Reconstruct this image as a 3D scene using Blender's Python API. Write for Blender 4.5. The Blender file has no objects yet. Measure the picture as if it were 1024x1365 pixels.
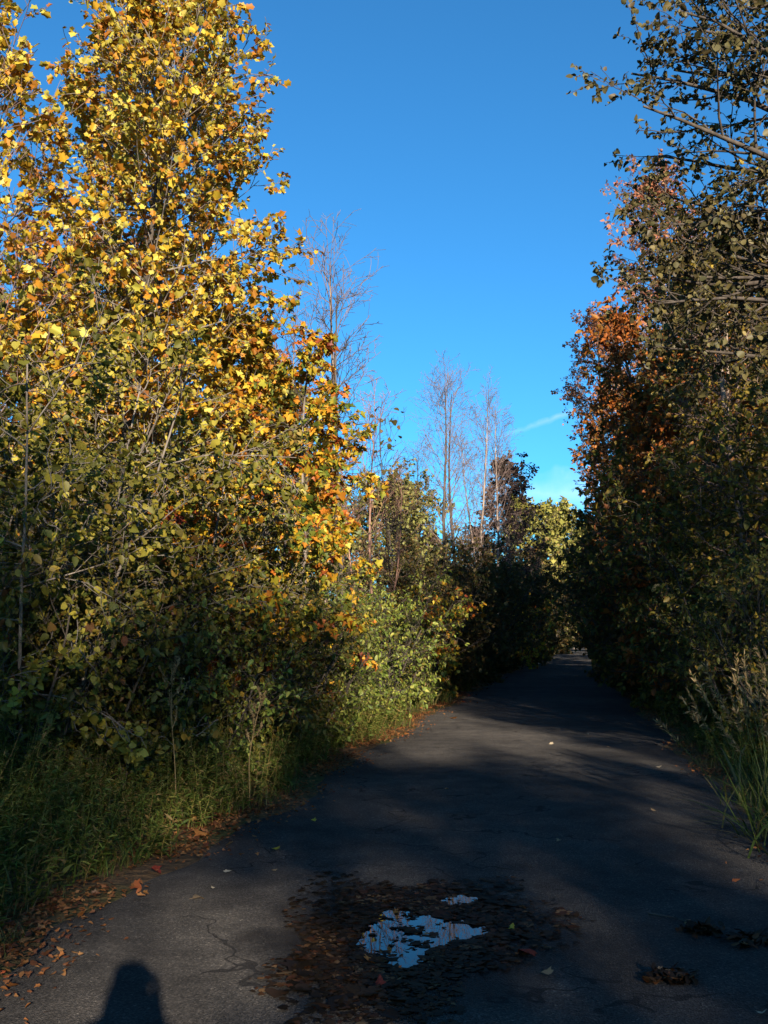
import bpy, math, random
import numpy as np

SC = bpy.context.scene
COL = SC.collection
PI = math.pi

# ------------------------------------------------------------------ camera
FPX, CX, CY, PITCH, EYE = 1340.0, 512.0, 682.5, math.radians(6.96), 1.6
cam = bpy.data.cameras.new('camera')
cam.sensor_fit = 'VERTICAL'; cam.sensor_height = 36.0; cam.lens = 36.0 * FPX / 1365.0
cam.clip_start = 0.05; cam.clip_end = 6000
cam_o = bpy.data.objects.new('camera', cam); COL.objects.link(cam_o)
cam_o.location = (0, 0, EYE); cam_o.rotation_euler = (PI / 2 + PITCH, 0, 0)
SC.camera = cam_o

def ray(px, py):
    u, v = (px - CX) / FPX, -(py - CY) / FPX
    c, s = math.cos(PITCH), math.sin(PITCH)
    return np.array([u, c - v * s, v * c + s])
def X_at(px, Y, py=846):
    r = ray(px, py); return r[0] / r[1] * Y
def Z_at(py, Y):
    r = ray(CX, py); return EYE + r[2] / r[1] * Y
def gnd(px, py, z=0.0):
    r = ray(px, py); k = (z - EYE) / r[2]; return np.array([r[0] * k, r[1] * k, z])

# ------------------------------------------------------------------ light
SUN_EL, SUN_AZ = math.radians(17.2), math.radians(167.0)      # behind the photographer, to the right
w = bpy.data.worlds.new('World'); SC.world = w; w.use_nodes = True
nt = w.node_tree; bg = nt.nodes['Background']; bg.inputs[1].default_value = 0.088
sky = nt.nodes.new('ShaderNodeTexSky'); sky.sky_type = 'NISHITA'; sky.sun_disc = False
sky.sun_elevation = SUN_EL; sky.sun_rotation = SUN_AZ
sky.ozone_density = 9.0; sky.air_density = 0.88; sky.dust_density = 0.3
# a thin vapour trail and faint high cloud, as directions in the sky
def nd(tree, t, **kw):
    n = tree.nodes.new(t)
    for k, v in kw.items(): setattr(n, k, v)
    return n
def mth(tree, op, a, b=None, clamp=False):
    n = nd(tree, 'ShaderNodeMath', operation=op, use_clamp=clamp)
    for i, x in enumerate((a, b)):
        if x is None: continue
        if isinstance(x, (int, float)): n.inputs[i].default_value = x
        else: tree.links.new(x, n.inputs[i])
    return n.outputs[0]
def dotv(tree, v, c):
    n = nd(tree, 'ShaderNodeVectorMath', operation='DOT_PRODUCT'); tree.links.new(v, n.inputs[0]); n.inputs[1].default_value = c
    return n.outputs['Value']
tc = nd(nt, 'ShaderNodeTexCoord'); dirv = tc.outputs['Generated']
tint = nd(nt, 'ShaderNodeMix', data_type='RGBA', blend_type='MULTIPLY'); tint.inputs[0].default_value = 1.0
nt.links.new(sky.outputs[0], tint.inputs[6]); tint.inputs[7].default_value = (0.74, 1.19, 1.01, 1)
sky_col = tint.outputs[2]
def wisp(tree, col, p0, p1, width, strength, nscale):
    a, b = ray(*p0), ray(*p1); a /= np.linalg.norm(a); b /= np.linalg.norm(b)
    n = np.cross(a, b); n /= np.linalg.norm(n); m = (a + b) / 2; m /= np.linalg.norm(m)
    t = np.cross(n, m); half = abs(float(np.dot(t, b)))
    nz = nd(tree, 'ShaderNodeTexNoise'); nz.inputs['Scale'].default_value = nscale; nz.inputs['Detail'].default_value = 6
    tree.links.new(dirv, nz.inputs['Vector'])
    off = mth(tree, 'MULTIPLY', mth(tree, 'SUBTRACT', nz.outputs[0], 0.5), width * 2.2)
    d = mth(tree, 'ABSOLUTE', mth(tree, 'ADD', dotv(tree, dirv, n), off))
    across = mth(tree, 'SUBTRACT', 1.0, mth(tree, 'DIVIDE', d, width), True)
    along = mth(tree, 'SUBTRACT', 1.0, mth(tree, 'DIVIDE', mth(tree, 'ABSOLUTE', dotv(tree, dirv, t)), half), True)
    front = mth(tree, 'GREATER_THAN', dotv(tree, dirv, m), 0.0)
    f = mth(tree, 'MULTIPLY', mth(tree, 'MULTIPLY', across, mth(tree, 'POWER', along, 0.6)), front)
    f = mth(tree, 'MULTIPLY', f, mth(tree, 'MULTIPLY', nz.outputs[0], strength * 2), True)
    mx = nd(tree, 'ShaderNodeMix', data_type='RGBA'); tree.links.new(f, mx.inputs[0]); tree.links.new(col, mx.inputs[6])
    mx.inputs[7].default_value = (7.0, 7.0, 7.4, 1)
    return mx.outputs[2]
sky_col = wisp(nt, sky_col, (660, 585), (830, 525), 0.0034, 0.14, 60)
sky_col = wisp(nt, sky_col, (640, 668), (900, 650), 0.022, 0.22, 22)
nt.links.new(sky_col, bg.inputs[0])
sun = bpy.data.lights.new('sun', 'SUN'); sun.energy = 5.0; sun.angle = math.radians(0.53); sun.color = (1.0, 0.88, 0.70)
sun_o = bpy.data.objects.new('sun', sun); COL.objects.link(sun_o)
sun_o.rotation_euler = (PI / 2 - SUN_EL, 0, -(SUN_AZ - PI)); sun_o.location = (20, -80, 40)
sun_o.rotation_euler = (-(PI / 2 - SUN_EL) * -1, 0, PI - SUN_AZ)
SA = PI - SUN_AZ                                                # light heads forward-left by this angle
LDIR = np.array([-math.sin(SA), math.cos(SA)]); RDIR = np.array([math.cos(SA), math.sin(SA)])
SC.view_settings.view_transform = 'Standard'; SC.view_settings.look = 'None'
SC.view_settings.exposure = 1.33; SC.view_settings.gamma = 1.0
SC.cycles.max_bounces = 6; SC.cycles.diffuse_bounces = 3; SC.cycles.glossy_bounces = 3
SC.cycles.transmission_bounces = 3; SC.cycles.transparent_max_bounces = 4
SC.cycles.use_adaptive_sampling = True; SC.cycles.adaptive_threshold = 0.02
SC.cycles.sample_clamp_indirect = 4.0

# ------------------------------------------------------------------ materials
def new_mat(name):
    m = bpy.data.materials.new(name); m.use_nodes = True; m.node_tree.nodes.clear()
    return m, m.node_tree
def ramp(tree, fac, stops, interp='LINEAR'):
    r = nd(tree, 'ShaderNodeValToRGB'); r.color_ramp.interpolation = interp
    e = r.color_ramp.elements
    while len(e) > 1: e.remove(e[-1])
    e[0].position, e[0].color = stops[0][0], (*stops[0][1], 1)
    for p, c in stops[1:]:
        k = e.new(p); k.color = (*c, 1)
    tree.links.new(fac, r.inputs[0]); return r.outputs[0]
def noise(tree, scale, detail=4, vec=None, rough=0.55):
    n = nd(tree, 'ShaderNodeTexNoise'); n.inputs['Scale'].default_value = scale; n.inputs['Detail'].default_value = detail
    n.inputs['Roughness'].default_value = rough
    if vec is None: vec = nd(tree, 'ShaderNodeTexCoord').outputs['Object']
    tree.links.new(vec, n.inputs['Vector']); return n.outputs[0]

def leaf_mat(name, cols, transl=0.28, clump=0.8, cscale=0.9, gloss=0.018, rough=0.5):
    """leaf colours picked per leaf, drifting from limb to limb"""
    m, t = new_mat(name)
    rnd = nd(t, 'ShaderNodeNewGeometry').outputs['Random Per Island']
    nz = noise(t, cscale, 2)
    f = mth(t, 'ADD', mth(t, 'MULTIPLY', rnd, 0.75), mth(t, 'MULTIPLY', mth(t, 'SUBTRACT', nz, 0.36), clump), True)
    k = len(cols)
    col = ramp(t, f, [((i + 0.5) / k, c) for i, c in enumerate(cols)])
    val = mth(t, 'ADD', 0.7, mth(t, 'MULTIPLY', mth(t, 'FRACT', mth(t, 'MULTIPLY', rnd, 37.7)), 0.6))
    hs = nd(t, 'ShaderNodeHueSaturation'); t.links.new(col, hs.inputs['Color']); t.links.new(val, hs.inputs['Value'])
    d = nd(t, 'ShaderNodeBsdfDiffuse'); tr = nd(t, 'ShaderNodeBsdfTranslucent'); g = nd(t, 'ShaderNodeBsdfGlossy')
    t.links.new(hs.outputs[0], d.inputs[0]); t.links.new(hs.outputs[0], tr.inputs[0]); g.inputs['Roughness'].default_value = rough
    a = nd(t, 'ShaderNodeMixShader'); a.inputs[0].default_value = transl
    t.links.new(d.outputs[0], a.inputs[1]); t.links.new(tr.outputs[0], a.inputs[2])
    b = nd(t, 'ShaderNodeMixShader'); b.inputs[0].default_value = gloss
    t.links.new(a.outputs[0], b.inputs[1]); t.links.new(g.outputs[0], b.inputs[2])
    o = nd(t, 'ShaderNodeOutputMaterial'); t.links.new(b.outputs[0], o.inputs[0])
    return m
def bark_mat(name, dark, light, scale=9.0):
    m, t = new_mat(name)
    tcn = nd(t, 'ShaderNodeTexCoord'); mp = nd(t, 'ShaderNodeMapping'); mp.inputs['Scale'].default_value = (1, 1, 0.22)
    t.links.new(tcn.outputs['Object'], mp.inputs['Vector'])
    n1 = noise(t, scale, 6, mp.outputs[0], 0.65)
    col = ramp(t, n1, [(0.34, dark), (0.66, light)])
    p = nd(t, 'ShaderNodeBsdfPrincipled'); t.links.new(col, p.inputs['Base Color']); p.inputs['Roughness'].default_value = 0.9
    p.inputs['Specular IOR Level'].default_value = 0.15
    bp = nd(t, 'ShaderNodeBump'); bp.inputs['Strength'].default_value = 0.6; bp.inputs['Distance'].default_value = 0.03
    t.links.new(n1, bp.inputs['Height']); t.links.new(bp.outputs[0], p.inputs['Normal'])
    o = nd(t, 'ShaderNodeOutputMaterial'); t.links.new(p.outputs[0], o.inputs[0]); return m
def plain_mat(name, c, rough=0.7):
    m, t = new_mat(name)
    p = nd(t, 'ShaderNodeBsdfPrincipled'); p.inputs['Roughness'].default_value = rough
    n1 = noise(t, 30, 3)
    t.links.new(ramp(t, n1, [(0.3, tuple(x * 0.75 for x in c)), (0.7, c)]), p.inputs['Base Color'])
    o = nd(t, 'ShaderNodeOutputMaterial'); t.links.new(p.outputs[0], o.inputs[0]); return m

L = {
 'gold':   leaf_mat('gold_leaves', [(0.255, 0.085, 0.012), (0.357, 0.145, 0.013), (0.425, 0.246, 0.018), (0.468, 0.323, 0.030), (0.442, 0.357, 0.060), (0.306, 0.281, 0.042), (0.510, 0.408, 0.101)], clump=0.55),
 'orange': leaf_mat('orange_leaves', [(0.170, 0.030, 0.013), (0.357, 0.102, 0.013), (0.476, 0.204, 0.017), (0.493, 0.306, 0.021), (0.340, 0.281, 0.025), (0.145, 0.170, 0.025), (0.085, 0.119, 0.021)], clump=1.1, cscale=1.1),
 'vine':   leaf_mat('vine_leaves', [(0.111, 0.049, 0.014), (0.085, 0.082, 0.013), (0.128, 0.120, 0.018), (0.204, 0.165, 0.024), (0.289, 0.239, 0.036), (0.357, 0.281, 0.036), (0.072, 0.082, 0.012)], clump=0.9, cscale=0.8),
 'thicket':leaf_mat('thicket_leaves', [(0.128, 0.047, 0.018), (0.056, 0.062, 0.012), (0.072, 0.078, 0.013), (0.104, 0.101, 0.018), (0.168, 0.132, 0.024), (0.240, 0.147, 0.021), (0.048, 0.062, 0.011)], clump=0.9, cscale=1.0),
 'bush':   leaf_mat('bush_leaves', [(0.162, 0.091, 0.019), (0.078, 0.101, 0.015), (0.102, 0.142, 0.023), (0.141, 0.174, 0.028), (0.195, 0.217, 0.038), (0.257, 0.241, 0.049), (0.061, 0.091, 0.015)], clump=0.8, cscale=1.6),
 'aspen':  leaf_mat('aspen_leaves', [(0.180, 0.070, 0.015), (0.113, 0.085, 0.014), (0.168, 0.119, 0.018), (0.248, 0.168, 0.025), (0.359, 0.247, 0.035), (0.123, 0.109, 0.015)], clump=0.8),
 'birch':  leaf_mat('birch_leaves', [(0.080, 0.056, 0.024), (0.064, 0.060, 0.024), (0.096, 0.080, 0.028), (0.136, 0.104, 0.036), (0.072, 0.068, 0.024)], clump=0.6),
 'rust':   leaf_mat('rust_leaves', [(0.130, 0.047, 0.015), (0.218, 0.065, 0.016), (0.335, 0.097, 0.019), (0.410, 0.126, 0.019), (0.244, 0.106, 0.019), (0.102, 0.073, 0.015)], clump=1.0, cscale=0.7),
 'salmon': leaf_mat('salmon_leaves', [(0.297, 0.095, 0.050), (0.354, 0.139, 0.074), (0.395, 0.190, 0.102), (0.354, 0.210, 0.113)], clump=0.6, cscale=0.5),
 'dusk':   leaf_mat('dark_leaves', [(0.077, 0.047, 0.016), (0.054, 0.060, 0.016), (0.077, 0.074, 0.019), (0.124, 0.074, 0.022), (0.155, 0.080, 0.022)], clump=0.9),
 'olive':  leaf_mat('olive_leaves', [(0.240, 0.150, 0.060), (0.165, 0.165, 0.045), (0.210, 0.210, 0.060), (0.285, 0.255, 0.075)], clump=0.7, cscale=0.6),
 'purple': leaf_mat('purple_leaves', [(.06,.035,.035), (.085,.05,.045), (.05,.045,.035), (.12,.07,.05)], clump=0.6),
 'lemon':  leaf_mat('lemon_leaves', [(0.176, 0.104, 0.040), (0.208, 0.184, 0.040), (0.288, 0.264, 0.056), (0.352, 0.304, 0.072), (0.160, 0.176, 0.040)], clump=0.9, cscale=0.5),
 'weed':   leaf_mat('weed_leaves', [(0.155, 0.099, 0.032), (0.074, 0.090, 0.016), (0.062, 0.099, 0.016), (0.094, 0.118, 0.020), (0.155, 0.148, 0.032), (0.199, 0.130, 0.047)], clump=1.2, cscale=0.7, gloss=0.015),
 'blade':  leaf_mat('grass_blades', [(0.033, 0.058, 0.010), (0.046, 0.072, 0.013), (0.065, 0.085, 0.016), (0.111, 0.098, 0.029), (0.169, 0.124, 0.052)], clump=1.0, cscale=0.6, gloss=0.02),
 'plume':  leaf_mat('straw_plumes', [(0.164, 0.108, 0.050), (0.227, 0.156, 0.071), (0.265, 0.198, 0.101)], clump=0.5),
 'litter': leaf_mat('dry_leaves', [(0.057, 0.020, 0.010), (0.097, 0.037, 0.015), (0.149, 0.060, 0.022), (0.206, 0.078, 0.022), (0.229, 0.116, 0.043), (0.189, 0.042, 0.013)], transl=0.1, clump=0.8, cscale=1.5),
 'wet':    leaf_mat('wet_leaves', [(0.010, 0.006, 0.002), (0.014, 0.008, 0.004), (0.023, 0.013, 0.006), (0.035, 0.018, 0.008), (0.048, 0.015, 0.005), (0.144, 0.079, 0.034)], transl=0.0, clump=0.7, cscale=2.5, gloss=0.02, rough=0.4),
}
B = {
 'grey':  bark_mat('grey_bark', (.07,.055,.045), (.24,.20,.165)),
 'pale':  bark_mat('pale_bark', (.14,.10,.08), (.36,.28,.225), 6),
 'dark':  bark_mat('dark_bark', (.03,.024,.02), (.10,.08,.065)),
 'ruddy': bark_mat('reddish_bark', (.12,.06,.045), (.34,.20,.15)),
 'twig':  bark_mat('pale_twigs', (.10,.065,.055), (.22,.155,.135), 4),
}

# ------------------------------------------------------------------ mesh helpers
def build_mesh(name, verts, idx, starts, smooth=False):
    me = bpy.data.meshes.new(name)
    me.vertices.add(len(verts)); me.vertices.foreach_set('co', np.ascontiguousarray(verts, dtype=np.float32).ravel())
    me.loops.add(len(idx)); me.loops.foreach_set('vertex_index', np.ascontiguousarray(idx, dtype=np.int32))
    me.polygons.add(len(starts)); me.polygons.foreach_set('loop_start', np.ascontiguousarray(starts, dtype=np.int32))
    me.update(calc_edges=True)
    if smooth: me.polygons.foreach_set('use_smooth', np.ones(len(starts), dtype=bool))
    return me
class Acc:
    def __init__(s): s.v, s.i, s.s, s.nv, s.ni = [], [], [], 0, 0
    def add(s, v, i, st):
        s.v.append(v); s.i.append(i + s.nv); s.s.append(st + s.ni); s.nv += len(v); s.ni += len(i)
    def mesh(s, name, mat, smooth=False):
        me = build_mesh(name, np.concatenate(s.v), np.concatenate(s.i), np.concatenate(s.s), smooth)
        me.materials.append(mat); return me
def norm(a): return a / np.maximum(np.linalg.norm(a, axis=-1, keepdims=True), 1e-9)

def tubes(acc, pts, rad, k):
    M, n, _ = pts.shape
    t = norm(np.gradient(pts, axis=1))
    ref = np.where(np.abs(t[:, :1, 2:3]) > 0.8, np.array([1.0, 0.13, 0.0]), np.array([0.1, 0.0, 1.0]))
    a = norm(np.cross(t, ref)); b = np.cross(t, a)
    th = np.arange(k) * 2 * PI / k
    ring = pts[:, :, None, :] + rad[:, :, None, None] * (np.cos(th)[None, None, :, None] * a[:, :, None, :] + np.sin(th)[None, None, :, None] * b[:, :, None, :])
    base = (np.arange(M) * n * k)[:, None, None]; i = (np.arange(n - 1) * k)[None, :, None]; j = np.arange(k)[None, None, :]; j2 = (j + 1) % k
    q = np.stack([base + i + j, base + i + j2, base + i + k + j2, base + i + k + j], -1).reshape(-1)
    acc.add(ring.reshape(-1, 3), q, np.arange(0, len(q), 4))

def half_leaf(right):
    """two half blades folded along the midrib, lying in XY with the tip at +Y"""
    R = [(x, y, abs(x) * 0.35 - 0.18 * y * y) for x, y in right]
    pts = [(0, 0, 0)] + R + [(0, 1, -0.18)]
    n = len(R)
    Lp = [(-x, y, z) for x, y, z in R]
    v = np.array(pts + Lp)
    f1 = list(range(0, n + 2)); f2 = [0, n + 1] + [n + 2 + i for i in reversed(range(n))]
    return v, [f1, f2]
def blade(seg=4, width=0.03, bend=0.5):
    v, f = [], []
    for i in range(seg + 1):
        t = i / seg; wd = width * (1 - t) ** 0.7 * (0.6 + 1.2 * t if t < 0.35 else 1.0)
        y = math.sin(t * bend * 1.5) / (bend * 1.5) if bend else t; z = -(1 - math.cos(t * bend * 1.5)) / (bend * 1.5) if bend else 0
        v += [(-wd, y, z), (wd, y, z)]
    for i in range(seg): f.append([2 * i, 2 * i + 1, 2 * i + 3, 2 * i + 2])
    return np.array(v), f
TM = {
 'tulip': half_leaf([(.16, -.04), (.50, .10), (.36, .36), (.52, .72), (.22, .80)]),
 'maple': half_leaf([(.10, -.10), (.42, -.06), (.34, .18), (.60, .42), (.26, .52), (.20, .74)]),
 'grape': half_leaf([(.26, -.10), (.52, .10), (.54, .45), (.30, .76)]),
 'oval':  half_leaf([(.20, .12), (.30, .42), (.18, .78)]),
 'round': half_leaf([(.32, .06), (.46, .38), (.28, .76)]),
 'lance': half_leaf([(.09, .2), (.10, .5)]),
 'chip':  (np.array([(0, 0, 0), (.42, .42, .12), (0, 1, -.1), (-.42, .48, .12)]), [[0, 1, 2, 3]]),
 'blade': blade(4, 0.022, 0.7),
 'fine':  blade(2, 0.05, 0.5),
}
def leaves(acc, pos, dirs, nrm, size, tmpl, rng=None, flat=1.0):
    tv, tf = TM[tmpl]; N = len(pos)
    y = norm(dirs); z = norm(nrm - (nrm * y).sum(-1, keepdims=True) * y); x = np.cross(y, z)
    curl = 1.0 if rng is None else rng.uniform(0.2, 1.8, (N, 1, 1)) * flat
    wid = 1.0 if rng is None else rng.uniform(0.8, 1.15, (N, 1, 1))
    T = tv[None]
    v = pos[:, None] + size[:, None, None] * (T[..., 0:1] * wid * x[:, None] + T[..., 1:2] * y[:, None] + T[..., 2:3] * curl * z[:, None])
    li = np.concatenate([np.array(f) for f in tf]); ls = np.cumsum([0] + [len(f) for f in tf[:-1]])
    idx = (li[None] + (np.arange(N) * len(tv))[:, None]).reshape(-1)
    st = (ls[None] + (np.arange(N) * len(li))[:, None]).reshape(-1)
    acc.add(v.reshape(-1, 3), idx, st)

def grow(rng, S, D, Ln, n, wob, curl):
    pts = np.empty((len(S), n, 3)); d = norm(D); p = S.copy()
    for i in range(n):
        pts[:, i] = p
        d = norm(d + rng.normal(0, wob, d.shape) + np.array([0, 0, curl]))
        p = p + d * (Ln / (n - 1))[:, None]
    return pts
def sample(pts, t):
    n = pts.shape[1]; f = np.clip(t * (n - 1), 0, n - 1.001); i = f.astype(int); u = (f - i)[..., None]
    m = np.arange(len(pts))[:, None]
    a, b = pts[m, i], pts[m, i + 1]
    return a + (b - a) * u, norm(b - a)
def kids(rng, pts, Ln, rad0, k, t0, t1, ang, lf, flat=0.0):
    M = len(pts)
    t = t0 + (t1 - t0) * (np.arange(k)[None] + rng.uniform(0, 1, (M, k))) / k
    p, tg = sample(pts, t)
    rv = norm(rng.normal(0, 1, (M, k, 3)) * np.array([1, 1, 1 - flat])); pr = norm(rv - (rv * tg).sum(-1, keepdims=True) * tg)
    a = ang * rng.uniform(0.7, 1.3, (M, k, 1))
    d = tg * np.cos(a) + pr * np.sin(a)
    ln = Ln[:, None] * lf * (1.15 - 0.65 * t) * rng.uniform(0.6, 1.25, (M, k))
    r = rad0[:, None] * (1 - 0.75 * t) * 0.62
    return p.reshape(-1, 3), d.reshape(-1, 3), ln.reshape(-1), r.reshape(-1)
def taper(r0, n, end=0.25): return r0[:, None] * np.linspace(1, end, n)[None]

PROF = {
 'ovoid': lambda t: np.sin(PI * np.clip(0.16 + 0.84 * t, 0, 1)) ** 0.75 + 0.05,
 'dome':  lambda t: np.where(t < .5, .82 + .36 * t, np.sqrt(np.clip(1 - ((t - .5) / .52) ** 2, 0.03, 1))),
 'cone':  lambda t: 1.02 - 0.85 * t,
 'vase':  lambda t: 0.45 + 0.65 * np.sin(PI * np.clip(t, 0, 1) * 0.75),
 'column': lambda t: 0.55 + 0.45 * np.sin(PI * np.clip(t, 0, 1)),
}
def make_tree(seed, H, R, r0, c0=0.25, prof='ovoid', n1=40, n2=7, n3=4, nl=6, ls=0.12, tmpl='tulip', e0=5, e1=60,
              leaf='gold', bark='grey', twig='grey', wob=0.05, curl=0.04, droop=0.35, stems=1, flat=0.3, lenf=0.5, spread=0.25,
              tipbare=0.0, minr=0.004, lean=(0, 0), extra=None, bare_frac=0.0):
    """trunk (one or several stems) > limbs > branches > twigs > leaves, grown level by level"""
    rng = np.random.default_rng(seed)
    # stems
    az = rng.uniform(0, 2 * PI) + np.arange(stems) * 2.4
    sp = 0 if stems == 1 else spread
    S = np.stack([np.cos(az) * 0.12 * sp * R, np.sin(az) * 0.12 * sp * R, np.full(stems, -0.15)], -1)
    D = np.stack([np.cos(az) * sp + lean[0], np.sin(az) * sp + lean[1], np.ones(stems)], -1)
    Ls = H * (np.ones(stems) if stems == 1 else rng.uniform(0.75, 1.0, stems)) + 0.15
    tp = grow(rng, S, D, Ls, 14, 0.035, 0.02); tr = np.full(stems, r0)
    tacc, bacc, lacc = Acc(), Acc(), Acc()
    rad = taper(tr, 14, 0.08) + 0.006; rad[:, 0] *= 1.35
    tubes(tacc, tp, rad, 8)
    # limbs
    k = max(1, n1 // stems); M = stems
    t = (np.arange(k)[None] + rng.uniform(0, 1, (M, k))) / k; tt = c0 + (0.985 - c0) * t
    p, tg = sample(tp, tt)
    aa = np.arange(k)[None] * 2.39996 + rng.uniform(0, 6.28, (M, 1)) + rng.normal(0, 0.35, (M, k))
    el = np.radians(e0 + (e1 - e0) * t + rng.normal(0, 9, (M, k)))
    d = np.stack([np.cos(aa) * np.cos(el), np.sin(aa) * np.cos(el), np.sin(el)], -1)
    ln = R * PROF[prof](t) / np.maximum(np.cos(el), 0.45) * rng.uniform(0.72, 1.06, (M, k))
    r1 = np.clip(0.35 * r0 * (1.1 - tt), minr * 2, None) * np.ones_like(ln)
    p, d, ln, r1 = p.reshape(-1, 3), d.reshape(-1, 3), ln.reshape(-1), r1.reshape(-1)
    if extra:
        ep, ed, el_, er = [np.array(x, dtype=float) for x in zip(*extra)]
        p = np.concatenate([p, ep]); d = np.concatenate([d, ed]); ln = np.concatenate([ln, el_]); r1 = np.concatenate([r1, er])
    P1 = grow(rng, p, d, ln, 8, wob, curl); tubes(bacc, P1, np.maximum(taper(r1, 8), minr), 5)
    p, d, l2, r2 = kids(rng, P1, ln, r1, n2, 0.2, 1.0, 0.85, lenf, flat)
    P2 = grow(rng, p, d, l2, 6, wob * 1.5, curl); tubes(bacc, P2, np.maximum(taper(r2, 6), minr), 4)
    P3 = None
    if n3:
        p, d, l3, r3 = kids(rng, P2, l2, r2, n3, 0.25, 1.0, 0.8, 0.55, flat * 0.5)
        l3 = np.maximum(l3, ls * 0.9)
        P3 = grow(rng, p, d, l3, 4, wob * 2, curl * 0.5); tubes(bacc, P3, np.maximum(taper(r3, 4), minr * 0.8), 3)
    if nl:
        T = P3 if P3 is not None else P2
        if bare_frac: T = T[rng.random(len(T)) > bare_frac]
        t = rng.uniform(0.15, 1.0, (len(T), nl))
        p, tg = sample(T, t); p = p.reshape(-1, 3); tg = tg.reshape(-1, 3); N = len(p)
        out = norm(p - np.array([0, 0, H * 0.45]))
        dd = norm(tg * 0.5 + rng.normal(0, 0.6, (N, 3)) + np.array([0, 0, -droop]))
        nn = norm(rng.normal(0, 0.65, (N, 3)) + np.array([0, 0, 0.55]) + out * 0.45)
        sz = ls * np.exp(np.clip(rng.normal(0, 0.34, N), -1, .6))
        leaves(lacc, p + dd * (sz * 0.25)[:, None], dd, nn, sz, tmpl, rng)
    ms = {'trunk': tacc.mesh('trunk', B[bark], True), 'branches': bacc.mesh('branches', B[twig], True)}
    if nl: ms['crown'] = lacc.mesh('crown', L[leaf])
    return ms

# ------------------------------------------------------------------ things
def tag(o, label, cat, group=None):
    o['label'] = label; o['category'] = cat
    if group: o['group'] = group
    return o
def struct(o, kind='structure'): o['kind'] = kind; return o
def link(name, me, parent=None, loc=(0, 0, 0)):
    o = bpy.data.objects.new(name, me); COL.objects.link(o); o.location = loc
    if parent: o.parent = parent
    return o
def plant(ms, name, cat, label, x, y, z=0.0, rot=0.0, s=1.0, sz=None, group=None):
    """one tree or bush: an Empty at its foot with its own trunk, branches and crown; meshes may be shared between copies"""
    e = bpy.data.objects.new(name, None); COL.objects.link(e); e.empty_display_size = 0.3
    e.location = (x, y, z); e.rotation_euler = (0, 0, rot); e.scale = (s, s, sz or s)
    tag(e, label, cat, group)
    for k, me in ms.items(): link({'crown': 'crown', 'trunk': 'trunk', 'branches': 'branches'}.get(k, k), me, e)
    return e

# ------------------------------------------------------------------ road line
RY = np.array([-120, -60, -20, 0, 5.4, 8.8, 13.9, 24, 39.7, 89, 178, 215, 260, 330, 420.0])
RX = np.array([-23, -11, -4.1, -.35, .42, 1.0, 1.9, 3.75, 6.75, 17.0, 36, 45.5, 61, 92, 138.0])
def road_x(y): return np.interp(y, RY, RX)
HALF = 2.25
_rn = np.random.default_rng(5)
_ph = _rn.uniform(0, 6.28, 6)
def wiggle(y, s): return 0.10 * np.sin(y * 0.9 + _ph[s]) + 0.07 * np.sin(y * 2.3 + _ph[s + 2]) + 0.04 * np.sin(y * 6.1 + _ph[s + 4])
def left_edge(y): return road_x(y) - HALF + wiggle(y, 0)
def right_edge(y): return road_x(y) + HALF + wiggle(y, 1)
def ground_z(x, y):
    d = np.maximum(np.abs(x - road_x(y)) - HALF - 0.25, 0)
    rise = np.clip(d / 6, 0, 1)
    return np.where(d > 0, rise * (0.12 + 0.12 * np.sin(x * 0.9 + 1) * np.sin(y * 0.7) + 0.05 * np.sin(x * 2.7 + y * 2.1)), 0.0)

# ground
ys = np.concatenate([-np.geomspace(700, 12, 22), np.arange(-11, 60, 0.6), np.geomspace(60, 2500, 50)])
xs = np.concatenate([-np.geomspace(1500, 21, 24), np.arange(-20, 30.1, 0.6), np.geomspace(31, 1500, 24)])
gx, gy = np.meshgrid(xs, ys)
gz = ground_z(gx, gy)
gz = np.where(np.abs(gx - road_x(gy)) < HALF - 0.35, -0.04, gz)
nx, ny = len(xs), len(ys)
ii = (np.arange(ny - 1)[:, None] * nx + np.arange(nx - 1)[None]).reshape(-1)
q = np.stack([ii, ii + 1, ii + nx + 1, ii + nx], -1).reshape(-1)
m, t = new_mat('forest_floor')
n1, n2, n3 = noise(t, 0.6, 5), noise(t, 14, 6), noise(t, 60, 3)
col = ramp(t, mth(t, 'ADD', mth(t, 'MULTIPLY', n2, 0.7), mth(t, 'MULTIPLY', n3, 0.3)), [(.3, (.03, .02, .012)), (.48, (.09, .055, .03)), (.6, (.15, .085, .04)), (.75, (.22, .13, .06))])
gcol = ramp(t, n2, [(.35, (.03, .045, .012)), (.65, (.08, .09, .025))])
mx = nd(t, 'ShaderNodeMix', data_type='RGBA'); t.links.new(ramp(t, n1, [(.45, (0, 0, 0)), (.6, (.8, .8, .8))]), mx.inputs[0])
t.links.new(col, mx.inputs[6]); t.links.new(gcol, mx.inputs[7])
p = nd(t, 'ShaderNodeBsdfPrincipled'); p.inputs['Roughness'].default_value = 0.95; p.inputs['Specular IOR Level'].default_value = 0.1
t.links.new(mx.outputs[2], p.inputs['Base Color'])
bp = nd(t, 'ShaderNodeBump'); bp.inputs['Distance'].default_value = 0.05; t.links.new(n2, bp.inputs['Height']); t.links.new(bp.outputs[0], p.inputs['Normal'])
o = nd(t, 'ShaderNodeOutputMaterial'); t.links.new(p.outputs[0], o.inputs[0])
me = build_mesh('ground', np.stack([gx, gy, gz], -1).reshape(-1, 3), q, np.arange(0, len(q), 4), True); me.materials.append(m)
struct(link('ground', me))

# puddle spot on the road
PUD = gnd(556, 1257)
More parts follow.
